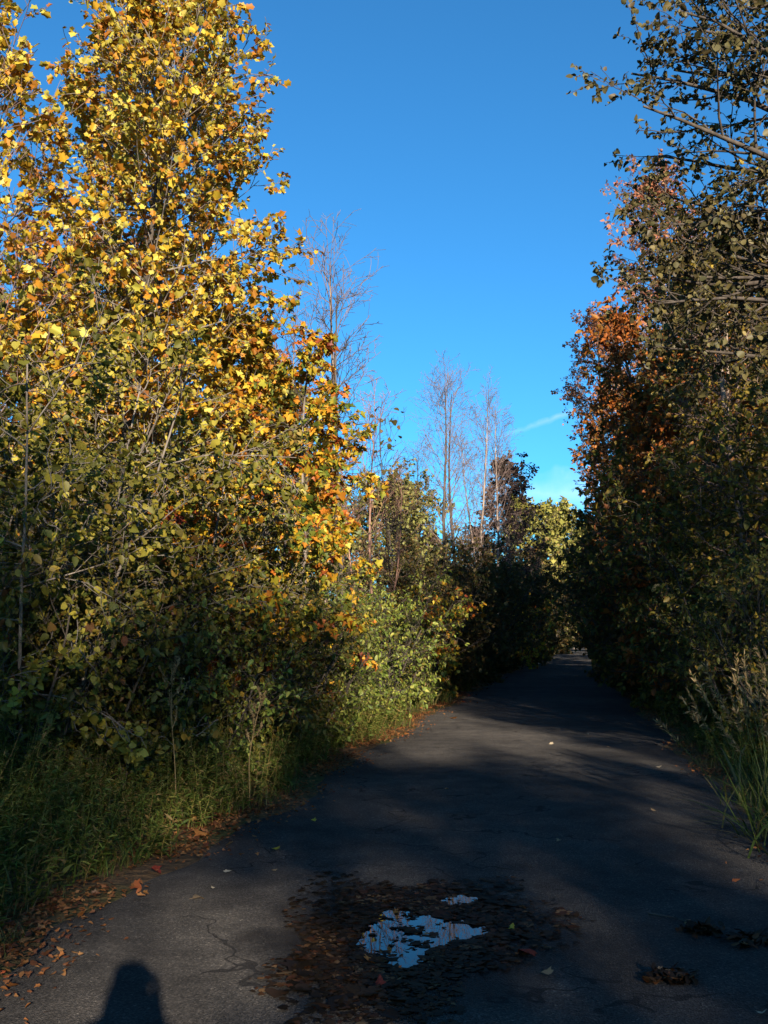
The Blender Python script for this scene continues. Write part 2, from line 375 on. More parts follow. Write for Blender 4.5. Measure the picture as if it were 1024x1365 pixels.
# road
ys = np.concatenate([np.arange(-120, -2, 1.5), np.arange(-2, 60, 0.15), np.arange(60, 420, 1.5)])
u = np.linspace(0, 1, 15)
le, re = left_edge(ys), right_edge(ys)
rx = le[:, None] + (re - le)[:, None] * u[None]
rz = np.full_like(rx, 0.02); rz[:, 0] = -0.02; rz[:, -1] = -0.02
rv = np.stack([rx, np.repeat(ys[:, None], 15, 1), rz], -1).reshape(-1, 3)
ii = (np.arange(len(ys) - 1)[:, None] * 15 + np.arange(14)[None]).reshape(-1)
q = np.stack([ii, ii + 1, ii + 16, ii + 15], -1).reshape(-1)
m, t = new_mat('old_asphalt')
tcn = nd(t, 'ShaderNodeTexCoord'); ov = tcn.outputs['Object']
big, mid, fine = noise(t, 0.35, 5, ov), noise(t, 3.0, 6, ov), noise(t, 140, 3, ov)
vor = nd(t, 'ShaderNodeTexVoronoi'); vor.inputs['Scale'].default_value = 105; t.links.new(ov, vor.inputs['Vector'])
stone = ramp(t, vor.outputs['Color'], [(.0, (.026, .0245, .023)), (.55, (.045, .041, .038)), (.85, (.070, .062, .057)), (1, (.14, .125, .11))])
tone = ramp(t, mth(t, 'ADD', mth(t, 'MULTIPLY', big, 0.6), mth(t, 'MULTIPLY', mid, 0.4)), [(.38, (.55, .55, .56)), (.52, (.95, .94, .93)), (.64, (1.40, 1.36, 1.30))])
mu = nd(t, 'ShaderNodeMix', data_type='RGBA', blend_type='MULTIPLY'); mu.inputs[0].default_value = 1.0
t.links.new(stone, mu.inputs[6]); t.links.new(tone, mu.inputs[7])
# real dampness round the puddle
sub = nd(t, 'ShaderNodeVectorMath', operation='DISTANCE'); t.links.new(ov, sub.inputs[0]); sub.inputs[1].default_value = (float(PUD[0]) + .02, float(PUD[1]) + .05, 0.02)
wet = ramp(t, mth(t, 'ADD', sub.outputs['Value'], mth(t, 'MULTIPLY', mid, 0.7)), [(.95, (1, 1, 1)), (1.0, (0, 0, 0))])
wetm = nd(t, 'ShaderNodeMapRange'); t.links.new(mth(t, 'ADD', sub.outputs['Value'], mth(t, 'MULTIPLY', mid, 0.8)), wetm.inputs[0])
wetm.inputs[1].default_value = 1.0; wetm.inputs[2].default_value = 1.5; wetm.inputs[3].default_value = 1.0; wetm.inputs[4].default_value = 0.0
dk = nd(t, 'ShaderNodeMix', data_type='RGBA'); t.links.new(wetm.outputs[0], dk.inputs[0]); t.links.new(mu.outputs[2], dk.inputs[6]); dk.inputs[7].default_value = (.012, .010, .009, 1)
# cracks
vc = nd(t, 'ShaderNodeTexVoronoi', feature='DISTANCE_TO_EDGE'); vc.inputs['Scale'].default_value = 0.55
wv = nd(t, 'ShaderNodeVectorMath', operation='ADD'); nzv = nd(t, 'ShaderNodeTexNoise'); nzv.inputs['Scale'].default_value = 2.5; t.links.new(ov, nzv.inputs['Vector'])
t.links.new(ov, wv.inputs[0]); t.links.new(nzv.outputs['Color'], wv.inputs[1]); t.links.new(wv.outputs[0], vc.inputs['Vector'])
ck = mth(t, 'MULTIPLY', mth(t, 'LESS_THAN', vc.outputs['Distance'], 0.008), mth(t, 'GREATER_THAN', big, 0.47))
dk2 = nd(t, 'ShaderNodeMix', data_type='RGBA'); t.links.new(mth(t, 'MULTIPLY', ck, 0.8), dk2.inputs[0]); t.links.new(dk.outputs[2], dk2.inputs[6]); dk2.inputs[7].default_value = (.012, .011, .011, 1)
p = nd(t, 'ShaderNodeBsdfPrincipled'); t.links.new(dk2.outputs[2], p.inputs['Base Color'])
rr = nd(t, 'ShaderNodeMapRange'); t.links.new(wetm.outputs[0], rr.inputs[0]); p.inputs['Diffuse Roughness'].default_value = 1.0; rr.inputs[3].default_value = 0.86; rr.inputs[4].default_value = 0.5
t.links.new(rr.outputs[0], p.inputs['Roughness']); p.inputs['Specular IOR Level'].default_value = 0.08
hgt = mth(t, 'ADD', mth(t, 'MULTIPLY', vor.outputs['Distance'], 0.5), mth(t, 'MULTIPLY', fine, 0.5))
bp = nd(t, 'ShaderNodeBump'); bp.inputs['Strength'].default_value = 1.0; bp.inputs['Distance'].default_value = 0.018
t.links.new(hgt, bp.inputs['Height']); t.links.new(bp.outputs[0], p.inputs['Normal'])
o = nd(t, 'ShaderNodeOutputMaterial'); t.links.new(p.outputs[0], o.inputs[0])
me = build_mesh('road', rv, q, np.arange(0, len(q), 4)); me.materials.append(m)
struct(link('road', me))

# puddle: an irregular sheet of still water
rng = np.random.default_rng(11)
OUTLINES = [[(466, 1264), (488, 1240), (505, 1222), (528, 1214), (548, 1220), (572, 1226), (604, 1230), (640, 1240), (652, 1250), (630, 1260), (600, 1266), (578, 1276), (566, 1290), (540, 1299), (516, 1292), (500, 1282), (478, 1276)],
            [(582, 1206), (600, 1200), (626, 1198), (640, 1205), (622, 1212), (598, 1213)]]
def shore(k):
    c = np.array([gnd(a_, b_)[:2] for a_, b_ in OUTLINES[k]]); n = len(c); r_ = np.random.default_rng(70 + k); out = []
    for i in range(n):
        for u_ in np.linspace(0, 1, 7)[:-1]: out.append(c[i] * (1 - u_) + c[(i + 1) % n] * u_ + r_.normal(0, .009, 2))
    return np.array(out)
SHORES = [shore(0), shore(1)]
def puddle(name, k):
    c = SHORES[k]; v = np.concatenate([c, np.full((len(c), 1), 0.0255)], 1)
    me = build_mesh(name, v, np.arange(len(v)), np.array([0])); me.materials.append(WATER); return struct(link(name, me))
WATER, t = new_mat('puddle_water')
p = nd(t, 'ShaderNodeBsdfPrincipled'); p.inputs['Base Color'].default_value = (.012, .010, .009, 1); p.inputs['Roughness'].default_value = 0.015; p.inputs['IOR'].default_value = 1.333; p.inputs['Specular IOR Level'].default_value = 0.27
bp = nd(t, 'ShaderNodeBump'); bp.inputs['Strength'].default_value = 0.012; bp.inputs['Distance'].default_value = 0.01; t.links.new(noise(t, 6, 1), bp.inputs['Height']); t.links.new(bp.outputs[0], p.inputs['Normal'])
o = nd(t, 'ShaderNodeOutputMaterial'); t.links.new(p.outputs[0], o.inputs[0])
puddle('puddle', 0); puddle('puddle', 1)

#@@LITTER
# ------------------------------------------------------------------ leaf litter
def flat_leaves(acc, x, y, z, size, tmpl, rng, tilt=0.35, flat=1.0):
    N = len(x); a = rng.uniform(0, 2 * PI, N)
    d = np.stack([np.cos(a), np.sin(a), rng.normal(0, tilt * 0.5, N)], -1)
    n = np.stack([rng.normal(0, tilt, N), rng.normal(0, tilt, N), np.where(rng.random(N) < 0.4, -1, 1)], -1)
    leaves(acc, np.stack([x, y, z], -1), d, n, size, tmpl, rng, flat)
acc = Acc()
def verge_litter(side, N, y0, y1, power, tm, s0):
    y = y0 + (y1 - y0) * rng.random(N) ** power
    if side < 0: x = left_edge(y) - rng.normal(0.10, 0.22, N) - rng.exponential(0.12, N)
    else: x = right_edge(y) + rng.normal(0.05, 0.16, N) + rng.exponential(0.2, N)
    clump = np.sin(y * 1.7 + side) + np.sin(y * 4.3) * 0.7 + rng.normal(0, 0.7, N) > -0.5
    x, y = x[clump], y[clump]
    z = np.maximum(ground_z(x, y), np.where((x > left_edge(y)) & (x < right_edge(y)), 0.02, 0)) + rng.uniform(0.008, 0.035, len(x))
    flat_leaves(acc, x, y, z, s0 * np.exp(rng.normal(0, 0.3, len(x))), tm, rng)
for sd in (-1, 1):
    verge_litter(sd, 7500 if sd < 0 else 4200, 2.5, 26, 1.6, 'maple', 0.029); verge_litter(sd, 9000 if sd < 0 else 5200, 2.5, 26, 1.6, 'oval', 0.030)
    verge_litter(sd, 2500, 26, 90, 1.5, 'chip', 0.09)
struct(link('leaf_litter', acc.mesh('leaf_litter', L['litter'])), 'stuff')
acc = Acc()
N = 9000
a = rng.uniform(0, 2 * PI, N); r = np.abs(rng.normal(0.0, 0.62, N)) ** 0.8
cx_, cy_ = 0.14, 5.55
ww = 1 + 0.22 * np.sin(3 * a + .4) + 0.14 * np.sin(5 * a + 2) + 0.08 * np.sin(9 * a)
x = cx_ + r * ww * np.cos(a) * 0.62; y = cy_ + r * ww * np.sin(a) * 1.15
x = x + 0.14 * (y - cy_)
def inside(poly):
    px_, py_ = poly[:, 0], poly[:, 1]; qx, qy = np.roll(px_, -1), np.roll(py_, -1)
    cr = ((py_[None] > y[:, None]) != (qy[None] > y[:, None])) & (x[:, None] < (qx - px_)[None] * (y[:, None] - py_[None]) / ((qy - py_)[None] + 1e-12) + px_[None])
    return cr.sum(1) % 2 == 1
wetin = inside(SHORES[0]) | inside(SHORES[1])
island = np.sin(x * 19 + 2 * np.sin(y * 8)) * np.sin(y * 13 + x * 5) > 0.45
keep = (rng.random(N) < np.where(wetin, np.where(island, .09, .008), 1)) & (r < 1.25)
x, y = x[keep], y[keep]; N = len(x)
for k, tm in enumerate(('oval', 'maple', 'grape')):
    s = slice(k, None, 3); n_ = len(x[s])
    flat_leaves(acc, x[s], y[s], 0.026 + rng.uniform(0, 0.007, n_), 0.034 * np.exp(rng.normal(0, 0.42, n_)), tm, rng, 0.05, 0.35)
struct(link('wet_leaf_litter', acc.mesh('wet_leaf_litter', L['wet'])), 'stuff')
# single leaves that can be picked out on the asphalt
def leaf_thing(px, py, size, colr, label, tm='maple', group='single fallen leaves on the road', nm='fallen_leaf', z=0.03):
    g = gnd(px, py, z); acc = Acc(); rr_ = np.random.default_rng(int(px * 7 + py))
    flat_leaves(acc, np.zeros(1), np.zeros(1), np.zeros(1) + 0.004, np.array([size]), tm, rr_, 0.3)
    key = tuple(colr)
    if key not in LM: LM[key] = leaf_mat('fallen_leaf_colour', [tuple(c * 0.7 for c in colr), colr], transl=0.1)
    o = link(nm, acc.mesh(nm, LM[key]), None, tuple(g)); tag(o, label, 'leaf', group); return o
LM = {}
RED, ORG, YEL, TAN, PAL = (.15, .025, .015), (.27, .11, .03), (.38, .26, .03), (.24, .155, .08), (.34, .27, .18)
for px, py, s, c, lb in [
    (202, 1158, .11, RED, 'single dark red fallen leaf on sunlit asphalt near the left verge'),
    (276, 1111, .13, ORG, 'curled tan orange leaf lying flat beside the left verge litter'),
    (683, 1238, .08, YEL, 'bright yellow leaf to the right of the water in the puddle'),
    (706, 1266, .11, RED, 'wide dark red leaf at the right end of the wet litter'),
    (492, 1282, .07, ORG, 'small orange red leaf at the near edge of the puddle water'),
    (506, 1312, .06, RED, 'brick red leaf in the wet litter just below the puddle water'),
    (732, 1300, .06, TAN, 'small tan leaf just off the right edge of the wet litter'),
    (268, 1196, .10, TAN, 'narrow brown curled leaf on the sunlit patch of asphalt'),
    (300, 1163, .05, PAL, 'tiny pale orange leaf in the middle of the sunlit patch'),
    (284, 1185, .035, PAL, 'tiny whitish leaf scrap on the sunlit patch of asphalt'),
    (368, 1133, .07, YEL, 'small yellow tan leaf on dark asphalt right of the sunlit patch'),
    (309, 1124, .06, TAN, 'small tan leaf above the sunlit patch, beside the verge'),
    (420, 1095, .05, YEL, 'small yellowish leaf in the shade of the road at left centre'),
    (363, 1160, .04, TAN, 'tiny brown leaf right of the sunlit patch of asphalt'),
    (365, 1075, .06, ORG, 'small orange leaf in the shade close to the left verge'),
    (601, 957, .13, ORG, 'orange leaf in the far sunlit strip by the left edge'),
    (782, 978, .06, PAL, 'tiny pale leaf glinting at right of the far sunlit strip'),
    (813, 996, .07, TAN, 'small tan leaf near the right verge beyond the shade'),
    (737, 991, .07, PAL, 'tiny pale leaf near the middle of the road in half shade'),
    (876, 1022, .06, PAL, 'tiny pale leaf close to the right verge in half shade'),
    (870, 1081, .05, TAN, 'tiny yellow brown leaf in deep shade at right of the road'),
    (746, 1120, .05, TAN, 'tiny tan leaf in deep shade right of the puddle litter'),
    (914, 1228, .05, TAN, 'tiny tan leaf beside the thin twig on the right of the road'),
    (1016, 1352, .05, PAL, 'small pale leaf at the bottom right corner of the road'),
    (594, 1052, .04, TAN, 'tiny tan leaf at the very middle of the shaded road'),
]: leaf_thing(px, py, s, c, lb)
# dark clumps and twig on the right of the road
for px, py, rr_, lb in [(938, 1243, .07, 'small clump of dead black leaves at the end of a thin twig'), (1005, 1256, .12, 'large dark clump of dead leaves at the right edge of the road'), (895, 1306, .08, 'low scatter of dead leaves right of the puddle, nearest the camera')]:
    g = gnd(px, py, 0.02); acc = Acc(); n_ = 110; rr_ *= .7; r2 = np.random.default_rng(px)
    flat_leaves(acc, r2.normal(0, rr_, n_), r2.normal(0, rr_ * 0.7, n_), r2.uniform(0.005, 0.035, n_), r2.uniform(.03, .07, n_), 'oval', r2, 0.5)
    tag(link('leaf_clump', acc.mesh('leaf_clump', L['wet']), None, tuple(g)), lb, 'leaf clump', 'clumps of dead leaves on the road')
acc = Acc(); g = gnd(905, 1226, 0.03)
tw = grow(np.random.default_rng(4), np.array([[-.14, .12, 0.003], [0, 0, 0.003]]), np.array([[.8, -.5, 0], [.5, -.8, 0.]]), np.array([.34, .12]), 6, 0.15, 0); tw[..., 2] = 0.004
tubes(acc, tw, taper(np.array([.006, .004]), 6), 5)
tag(link('fallen_twig', acc.mesh('fallen_twig', B['dark'], True), None, tuple(g)), 'thin dark twig lying on the right of the road', 'twig')

#@@VERGE
# ------------------------------------------------------------------ verge weeds and grass (nobody could count them)
def weeds(name, side, N, y0, y1, power, x0, x1, h0, h1, leafn, ls, seed, leaf='weed', tm='lance'):
    r = np.random.default_rng(seed); acc = Acc()
    y = y0 + (y1 - y0) * r.random(N) ** power
    d = x0 + (x1 - x0) * r.random(N) ** 0.8
    x = left_edge(y) - d if side < 0 else right_edge(y) + d
    hh = (h0 + (h1 - h0) * np.clip((d - x0) / (x1 - x0) * 1.6, 0, 1)) * np.exp(r.normal(0, 0.22, N)) * (0.85 + 0.25 * np.sin(y * 0.8 + x))
    S = np.stack([x, y, ground_z(x, y)], -1); D = np.stack([r.normal(0, .16, N) - side * 0.10, r.normal(0, .16, N), np.ones(N)], -1)
    P = grow(r, S, D, hh, 6, 0.09, -0.02); tubes(acc, P, taper(np.full(N, .0045), 6, .3), 3)
    t = 0.08 + 0.92 * r.random((N, leafn)) ** 0.8; p, tg = sample(P, t); p, tg = p.reshape(-1, 3), tg.reshape(-1, 3); n_ = len(p)
    a = r.uniform(0, 6.28, n_); up = r.normal(0.25, 0.45, n_)
    dd = np.stack([np.cos(a), np.sin(a), up], -1)
    leaves(acc, p, dd, np.array([0, 0, 1.0]) + r.normal(0, .35, (n_, 3)), ls * np.exp(r.normal(0, .3, n_)) * (1.2 - 0.6 * t.reshape(-1)), tm, r)
    return struct(link(name, acc.mesh(name, L[leaf])), 'stuff')
def grass(name, side, N, y0, y1, power, x0, x1, h, seed, tm='blade'):
    r = np.random.default_rng(seed); acc = Acc()
    nt_ = max(1, N // 14); ty = y0 + (y1 - y0) * r.random(nt_) ** power; td = x0 + (x1 - x0) * r.random(nt_)
    y = np.repeat(ty, 14) + r.normal(0, .05, nt_ * 14); d = np.repeat(td, 14) + r.normal(0, .05, nt_ * 14); n_ = len(y)
    x = left_edge(y) - d if side < 0 else right_edge(y) + d
    a = r.uniform(0, 6.28, n_); s = np.repeat(h * np.exp(r.normal(0, .3, nt_)) * (0.6 + 0.6 * np.clip(td / x1, 0, 1)), 14) * r.uniform(.6, 1.2, n_)
    dd = np.stack([np.cos(a) * .4 - side * .08, np.sin(a) * .4, np.full(n_, 1.0)], -1)
    nn = np.stack([-np.cos(a), -np.sin(a), np.full(n_, .4)], -1)
    leaves(acc, np.stack([x, y, ground_z(x, y)], -1), dd, nn, s, tm, r)
    return struct(link(name, acc.mesh(name, L['blade'])), 'stuff')
grass('grass', -1, 9000, 2.5, 22, 1.4, 0.10, 1.2, 0.26, 21)
grass('grass', 1, 13000, 2.5, 24, 1.4, 0.10, 2.2, 0.34, 22)
grass('grass', -1, 12000, 22, 100, 1.3, 0.2, 2.0, 0.6, 23, 'fine')
grass('grass', 1, 12000, 24, 100, 1.3, 0.2, 2.0, 0.6, 24, 'fine')
weeds('weeds', -1, 6500, 2.4, 18, 1.1, 0.16, 4.4, 0.38, 1.7, 40, 0.06, 31)
weeds('weeds', -1, 500, 15, 60, 1.4, 0.4, 2.0, 0.4, 1.0, 26, 0.11, 32)
weeds('weeds', 1, 3000, 5.0, 17, 1.2, 0.2, 3.2, 0.25, 1.0, 30, 0.065, 33)
weeds('weeds', 1, 600, 16, 80, 1.5, 0.3, 2.2, 0.5, 1.1, 24, 0.12, 34)

# ------------------------------------------------------------------ single plants of the verge
def plume_grass(name, label, x, y, heads, seed, leanx):
    """a clump of tall arching stalks with straw-coloured plumes over long blades"""
    r = np.random.default_rng(seed)
    e = bpy.data.objects.new(name, None); COL.objects.link(e); e.location = (x, y, 0.0); tag(e, label, 'grass clump', 'tall plumed grasses on the right verge')
    n_ = heads; a = r.uniform(0, 6.28, n_)
    S = np.stack([r.normal(0, .10, n_), r.normal(0, .10, n_), np.full(n_, -.02)], -1)
    D = np.stack([np.cos(a) * .22 + leanx, np.sin(a) * .22 - .05, np.ones(n_)], -1)
    P = grow(r, S, D, r.uniform(1.0, 1.55, n_), 9, 0.03, -0.055)
    P = P + 0
    acc = Acc(); tubes(acc, P, taper(np.full(n_, .0045), 9, .4), 4); link('stalks', acc.mesh('stalks', L['blade'], True), e)
    acc = Acc(); k = 34; t = 0.80 + 0.2 * r.random((n_, k)); p, tg = sample(P, t); p = p.reshape(-1, 3); tg = tg.reshape(-1, 3)
    leaves(acc, p, tg * 0.9 + r.normal(0, .45, p.shape) + np.array([-.15, 0, -.1]), r.normal(0, 1, p.shape), r.uniform(.03, .075, len(p)), 'lance', r); link('plumes', acc.mesh('plumes', L['plume']), e)
    acc = Acc(); N = 26; a = r.uniform(0, 6.28, N); dd = np.stack([np.cos(a) * .5 + leanx, np.sin(a) * .5, np.ones(N)], -1)
    leaves(acc, np.stack([r.normal(0, .16, N), r.normal(0, .16, N), np.zeros(N)], -1), dd, np.stack([-np.cos(a), -np.sin(a), np.full(N, .5)], -1), r.uniform(.3, .8, N), 'blade', r); link('blades', acc.mesh('blades', L['blade']), e)
g = lambda px, y: X_at(px, y)
plume_grass('plume_grass', 'tall plumed grass clump highest at the right border, plumes upright', g(1018, 8.9), 8.9, 9, 51, -.02)
plume_grass('plume_grass', 'plumed grass clump arching left over the shaded road edge', g(1012, 8.2), 8.2, 9, 52, -.28)
plume_grass('plume_grass', 'plumed grass clump leaning low behind the arching clump', g(990, 9.8), 9.8, 7, 53, -.16)
plume_grass('plume_grass', 'plumed grass clump nearest the camera at the right border', g(1050, 7.6), 7.6, 8, 54, -.10)
def dried_weed(label, px, y, h, seed):
    r = np.random.default_rng(seed); e = bpy.data.objects.new('dried_weed', None); COL.objects.link(e); x = X_at(px, y); e.location = (x, y, float(ground_z(x, y)))
    tag(e, label, 'dead weed', 'bleached dead weeds on the left verge')
    P0 = grow(r, np.zeros((1, 3)), np.array([[.05, 0, 1]]), np.array([h]), 8, .05, 0); acc = Acc(); tubes(acc, P0, taper(np.array([.006]), 8, .5), 5)
    p, d, l2, r2 = kids(r, P0, np.array([h]), np.array([.006]), 9, .55, 1.0, .9, .22); P1 = grow(r, p, d, l2 * 1.2, 7, .12, .28); tubes(acc, P1, np.maximum(taper(r2, 7), .004), 4)
    link('stem', acc.mesh('stem', L['plume'], True), e)
    acc = Acc(); t = .3 + .7 * r.random((9, 40)); p, tg = sample(P1, t); p = p.reshape(-1, 3)
    leaves(acc, p, r.normal(0, 1, p.shape) + [0, 0, .6], r.normal(0, 1, p.shape), r.uniform(.012, .03, len(p)), 'oval', r); link('seed_heads', acc.mesh('seed_heads', L['plume']), e)
dried_weed('bleached dead weed with curled seed heads, bigger, beside the road shade', 336, 9.6, 1.05, 61)
dried_weed('smaller bleached dead weed further in among the green weeds', 240, 9.2, 1.35, 62)

#@@TREES
# ------------------------------------------------------------------ left bank, near
def at(px, Y): return X_at(px, Y), Y
G_T, G_S, G_B = 'yellow tulip trees on the left', 'thicket shrubs on the left bank', 'bare trees on the left'
def put(ms, name, cat, label, px, Y, group=None, rot=0.0, s=1.0, sz=None):
    x = X_at(px, Y); return plant(ms, name, cat, label, x, Y, float(ground_z(x, Y)), rot, s, sz, group)

T1 = make_tree(101, Z_at(55, 16.5), 2.35, .11, c0=.22, prof='dome', n1=66, n2=9, n3=5, nl=7, ls=.076, tmpl='tulip', e0=10, e1=52, leaf='gold', bark='grey', twig='grey', minr=.006)
put(T1, 'tulip_tree', 'tree', 'tallest golden yellow tulip tree on the left, its edge against open blue sky', 240, 16.5, G_T)
T2 = make_tree(102, Z_at(75, 15.5), 2.15, .10, c0=.25, prof='dome', n1=58, n2=9, n3=5, nl=6, ls=.075, tmpl='tulip', e0=15, e1=52, leaf='gold', bark='dark', twig='grey', minr=.006)
put(T2, 'tulip_tree', 'tree', 'golden tulip tree with darker trunk left of the tallest one', 120, 15.5, G_T)
T3 = make_tree(103, Z_at(170, 14.5), 1.5, .07, c0=.3, prof='column', n1=42, n2=8, n3=4, nl=5, ls=.085, tmpl='tulip', e0=30, e1=70, leaf='gold', bark='pale', twig='twig', minr=.005, bare_frac=.35)
put(T3, 'tulip_tree', 'tree', 'thin half bare golden tulip tree at the left border of the photo', 10, 14.5, G_T)
T4 = make_tree(104, Z_at(430, 17.5), 1.0, .06, c0=.3, prof='ovoid', n1=36, n2=7, n3=4, nl=5, ls=.095, tmpl='tulip', e0=15, e1=55, leaf='gold', bark='pale', twig='grey', minr=.005)
put(T4, 'tulip_tree', 'tree', 'shorter yellow tulip tree filling the lower gap right of the tallest one', 285, 17.5, G_T)
M1 = make_tree(111, Z_at(462, 15.2), .85, .045, c0=.42, prof='column', n1=24, n2=6, n3=4, nl=6, ls=.076, tmpl='maple', e0=5, e1=45, leaf='orange', bark='grey', twig='dark', flat=.7, curl=.0, minr=.005)
put(M1, 'maple_tree', 'tree', 'slim orange and yellow maple with its leafy tip against the sky', 403, 15.2, 'orange maples on the left')
M3 = make_tree(113, Z_at(610, 15.6), 1.45, .04, c0=.15, prof='column', n1=26, n2=7, n3=4, nl=6, ls=.07, tmpl='maple', e0=0, e1=35, leaf='orange', bark='grey', twig='dark', flat=.75, curl=.0, minr=.005)
put(M3, 'maple_tree', 'tree', 'lower orange maple spreading level sprays right of the slim maple', 388, 15.8, 'orange maples on the left')
M2 = make_tree(112, 3.6, 1.15, .025, c0=.38, prof='ovoid', n1=26, n2=7, n3=4, nl=6, ls=.07, tmpl='maple', e0=0, e1=35, leaf='orange', bark='dark', twig='dark', flat=.7, curl=.0, stems=2, spread=.15, minr=.004)
put(M2, 'maple_tree', 'tree', 'low orange and green maple in front of the slim maple, its sprays over the weeds', 328, 11.5, 'orange maples on the left')
V = dict(prof='column', c0=.12, n3=4, bark='grey', twig='grey', stems=5, spread=.35, wob=.12, curl=-.015, e0=0, e1=40, minr=.0042)
V1 = make_tree(121, 4.6, 1.5, .016, n1=60, n2=8, nl=6, ls=.047, tmpl='grape', leaf='vine', **V)
put(V1, 'vine_thicket', 'shrub', 'tall vine covered shrub with yellow green leaves at the left border', 50, 9.6, G_S)
V2 = make_tree(122, 4.0, 1.4, .014, n1=55, n2=8, nl=6, ls=.048, tmpl='round', leaf='thicket', **V)
put(V2, 'vine_thicket', 'shrub', 'dark olive shrub tangled with twigs right of the vine covered shrub', 190, 11.0, G_S)
V3 = make_tree(123, 3.3, 1.3, .012, n1=50, n2=8, nl=6, ls=.05, tmpl='oval', leaf='thicket', **V)
put(V3, 'vine_thicket', 'shrub', 'lower dark shrub between the olive shrub and the orange maple', 290, 12.2, G_S)
put(V2, 'vine_thicket', 'shrub', 'twiggy shrub cut off by the left border, behind the vine', -70, 10.5, G_S, 2.0, 1.05)
put(V1, 'vine_thicket', 'shrub', 'tall yellow green shrub behind, at the feet of the tulip trees', 190, 14.0, G_S, 3.4, .95)
put(V3, 'vine_thicket', 'shrub', 'dark shrub behind, between tulip trunks and the tall yellow green shrub', 80, 13.2, G_S, 1.2, 1.15)
put(V2, 'vine_thicket', 'shrub', 'shrub behind the orange maple at the foot of the pale trunk', 330, 16.5, G_S, 4.1, .9)
BU = dict(prof='column', c0=.05, n3=3, bark='dark', twig='dark', stems=7, spread=.55, wob=.10, curl=.01, e0=5, e1=55, minr=.003)
G1 = make_tree(131, 2.0, 1.0, .018, n1=63, n2=7, nl=4, ls=.058, tmpl='oval', leaf='bush', **BU)
put(G1, 'green_bush', 'bush', 'sunlit green bush standing out at the road edge by the far sunny strip', 500, 19.5, G_S, 0, 1.05)
put(G1, 'green_bush', 'bush', 'green bush half in sun, between the sunlit bush and the maple', 440, 17.0, G_S, 1.7, 1.0)
put(G1, 'green_bush', 'bush', 'shaded green bush below the orange maple, right of the dead weed', 405, 14.4, G_S, 3.0, .85)
put(G1, 'green_bush', 'bush', 'second sunlit green bush just beyond the one at the road edge', 532, 22.5, G_S, 4.4, .9)
put(G1, 'green_bush', 'bush', 'shaded bush below the dark shrubs, above the tall weeds', 265, 10.8, G_S, 5.2, .75)
G2 = make_tree(132, 2.3, 1.0, .02, n1=42, n2=6, nl=3, ls=.085, tmpl='maple', leaf='orange', **BU)
put(G2, 'maple_sapling', 'sapling', 'small orange maple sapling behind the sunlit green bush', 560, 25.5, G_S)
put(G2, 'maple_sapling', 'sapling', 'small orange maple sapling catching sun beside the dark far bushes', 690, 47, G_S, 2.2, 1.25)

UG = make_tree(133, 2.2, 1.0, .015, n1=63, n2=7, nl=5, ls=.06, tmpl='oval', leaf='thicket', **BU)
for px, Y, sc_, rt, lb in [(20, 9.4, 1.0, 0, 'low leafy undergrowth bush at the left border, just behind the tall weeds'), (112, 10.0, .95, 1.1, 'low leafy undergrowth bush at the foot of the vine covered shrub'),
                           (200, 10.6, .9, 2.3, 'low leafy undergrowth bush under the dark olive shrub'), (300, 11.6, .9, 3.6, 'low leafy undergrowth bush behind the bigger dead weed'), (360, 13.2, .85, 4.4, 'low leafy undergrowth bush under the orange and green maple')]:
    put(UG, 'undergrowth_bush', 'bush', lb, px, Y, G_S, rt, sc_)

# ------------------------------------------------------------------ left, bare trees
BT = dict(nl=0, leaf='gold', wob=.06, curl=.03, n2=6, n3=4, minr=.006)
B1 = make_tree(141, Z_at(375, 24), 1.4, .10, c0=.42, prof='column', n1=26, e0=40, e1=72, bark='pale', twig='twig', **BT)
put(B1, 'bare_tree', 'tree', 'tall pale barked bare tree right behind the orange maple', 424, 24, G_B)
B2 = make_tree(142, Z_at(400, 23), 1.9, .075, c0=.25, prof='cone', n1=22, e0=12, e1=60, bark='dark', twig='dark', **BT)
put(B2, 'bare_tree', 'tree', 'dark bare tree with wide side branches right of the pale barked one', 468, 23, G_B)
put(B1, 'bare_tree', 'tree', 'thin bare tree seen through the yellow leaves left of the pale barked one', 388, 27, G_B, 2.0, .95)
B3 = make_tree(143, Z_at(560, 26), .9, .045, c0=.35, prof='column', n1=16, e0=40, e1=75, bark='ruddy', twig='ruddy', **BT)
put(B3, 'bare_sapling', 'sapling', 'reddish bare sapling, tallest of three behind the green bush', 495, 26, 'reddish bare saplings')
put(B3, 'bare_sapling', 'sapling', 'reddish bare sapling right of the tallest reddish one', 517, 27.5, 'reddish bare saplings', 2, .8)
put(B3, 'bare_sapling', 'sapling', 'reddish bare sapling left of the tallest reddish one', 476, 27, 'reddish bare saplings', 4, .85)
B4 = make_tree(144, Z_at(515, 42), 1.6, .11, c0=.30, prof='column', n1=28, e0=45, e1=75, bark='dark', twig='twig', **BT)
put(B4, 'bare_tree', 'tree', 'tall dark trunked bare tree, left of the far pair against the sky', 594, 42, G_B)
put(B4, 'bare_tree', 'tree', 'tall dark trunked bare tree, right of the far pair against the sky', 611, 43.5, G_B, 1.9, 1.0)
B5 = make_tree(145, Z_at(550, 46), 1.5, .09, c0=.30, prof='column', n1=30, e0=50, e1=78, bark='pale', twig='twig', **BT)
put(B5, 'bare_tree', 'tree', 'pale pinkish bare tree right of the dark trunked pair', 637, 46, G_B)
put(B5, 'bare_tree', 'tree', 'pale pinkish bare tree nearest the dark purple leafed tree', 661, 47, G_B, 2.6, 1.0)
put(B5, 'bare_tree', 'tree', 'pale bare tree a little behind, between the pinkish two', 650, 52, G_B, 4.0, .97)
put(B5, 'bare_tree', 'tree', 'shorter pale bare tree rising behind the purple leafed tree', 692, 60, G_B, 5.0, 1.0)
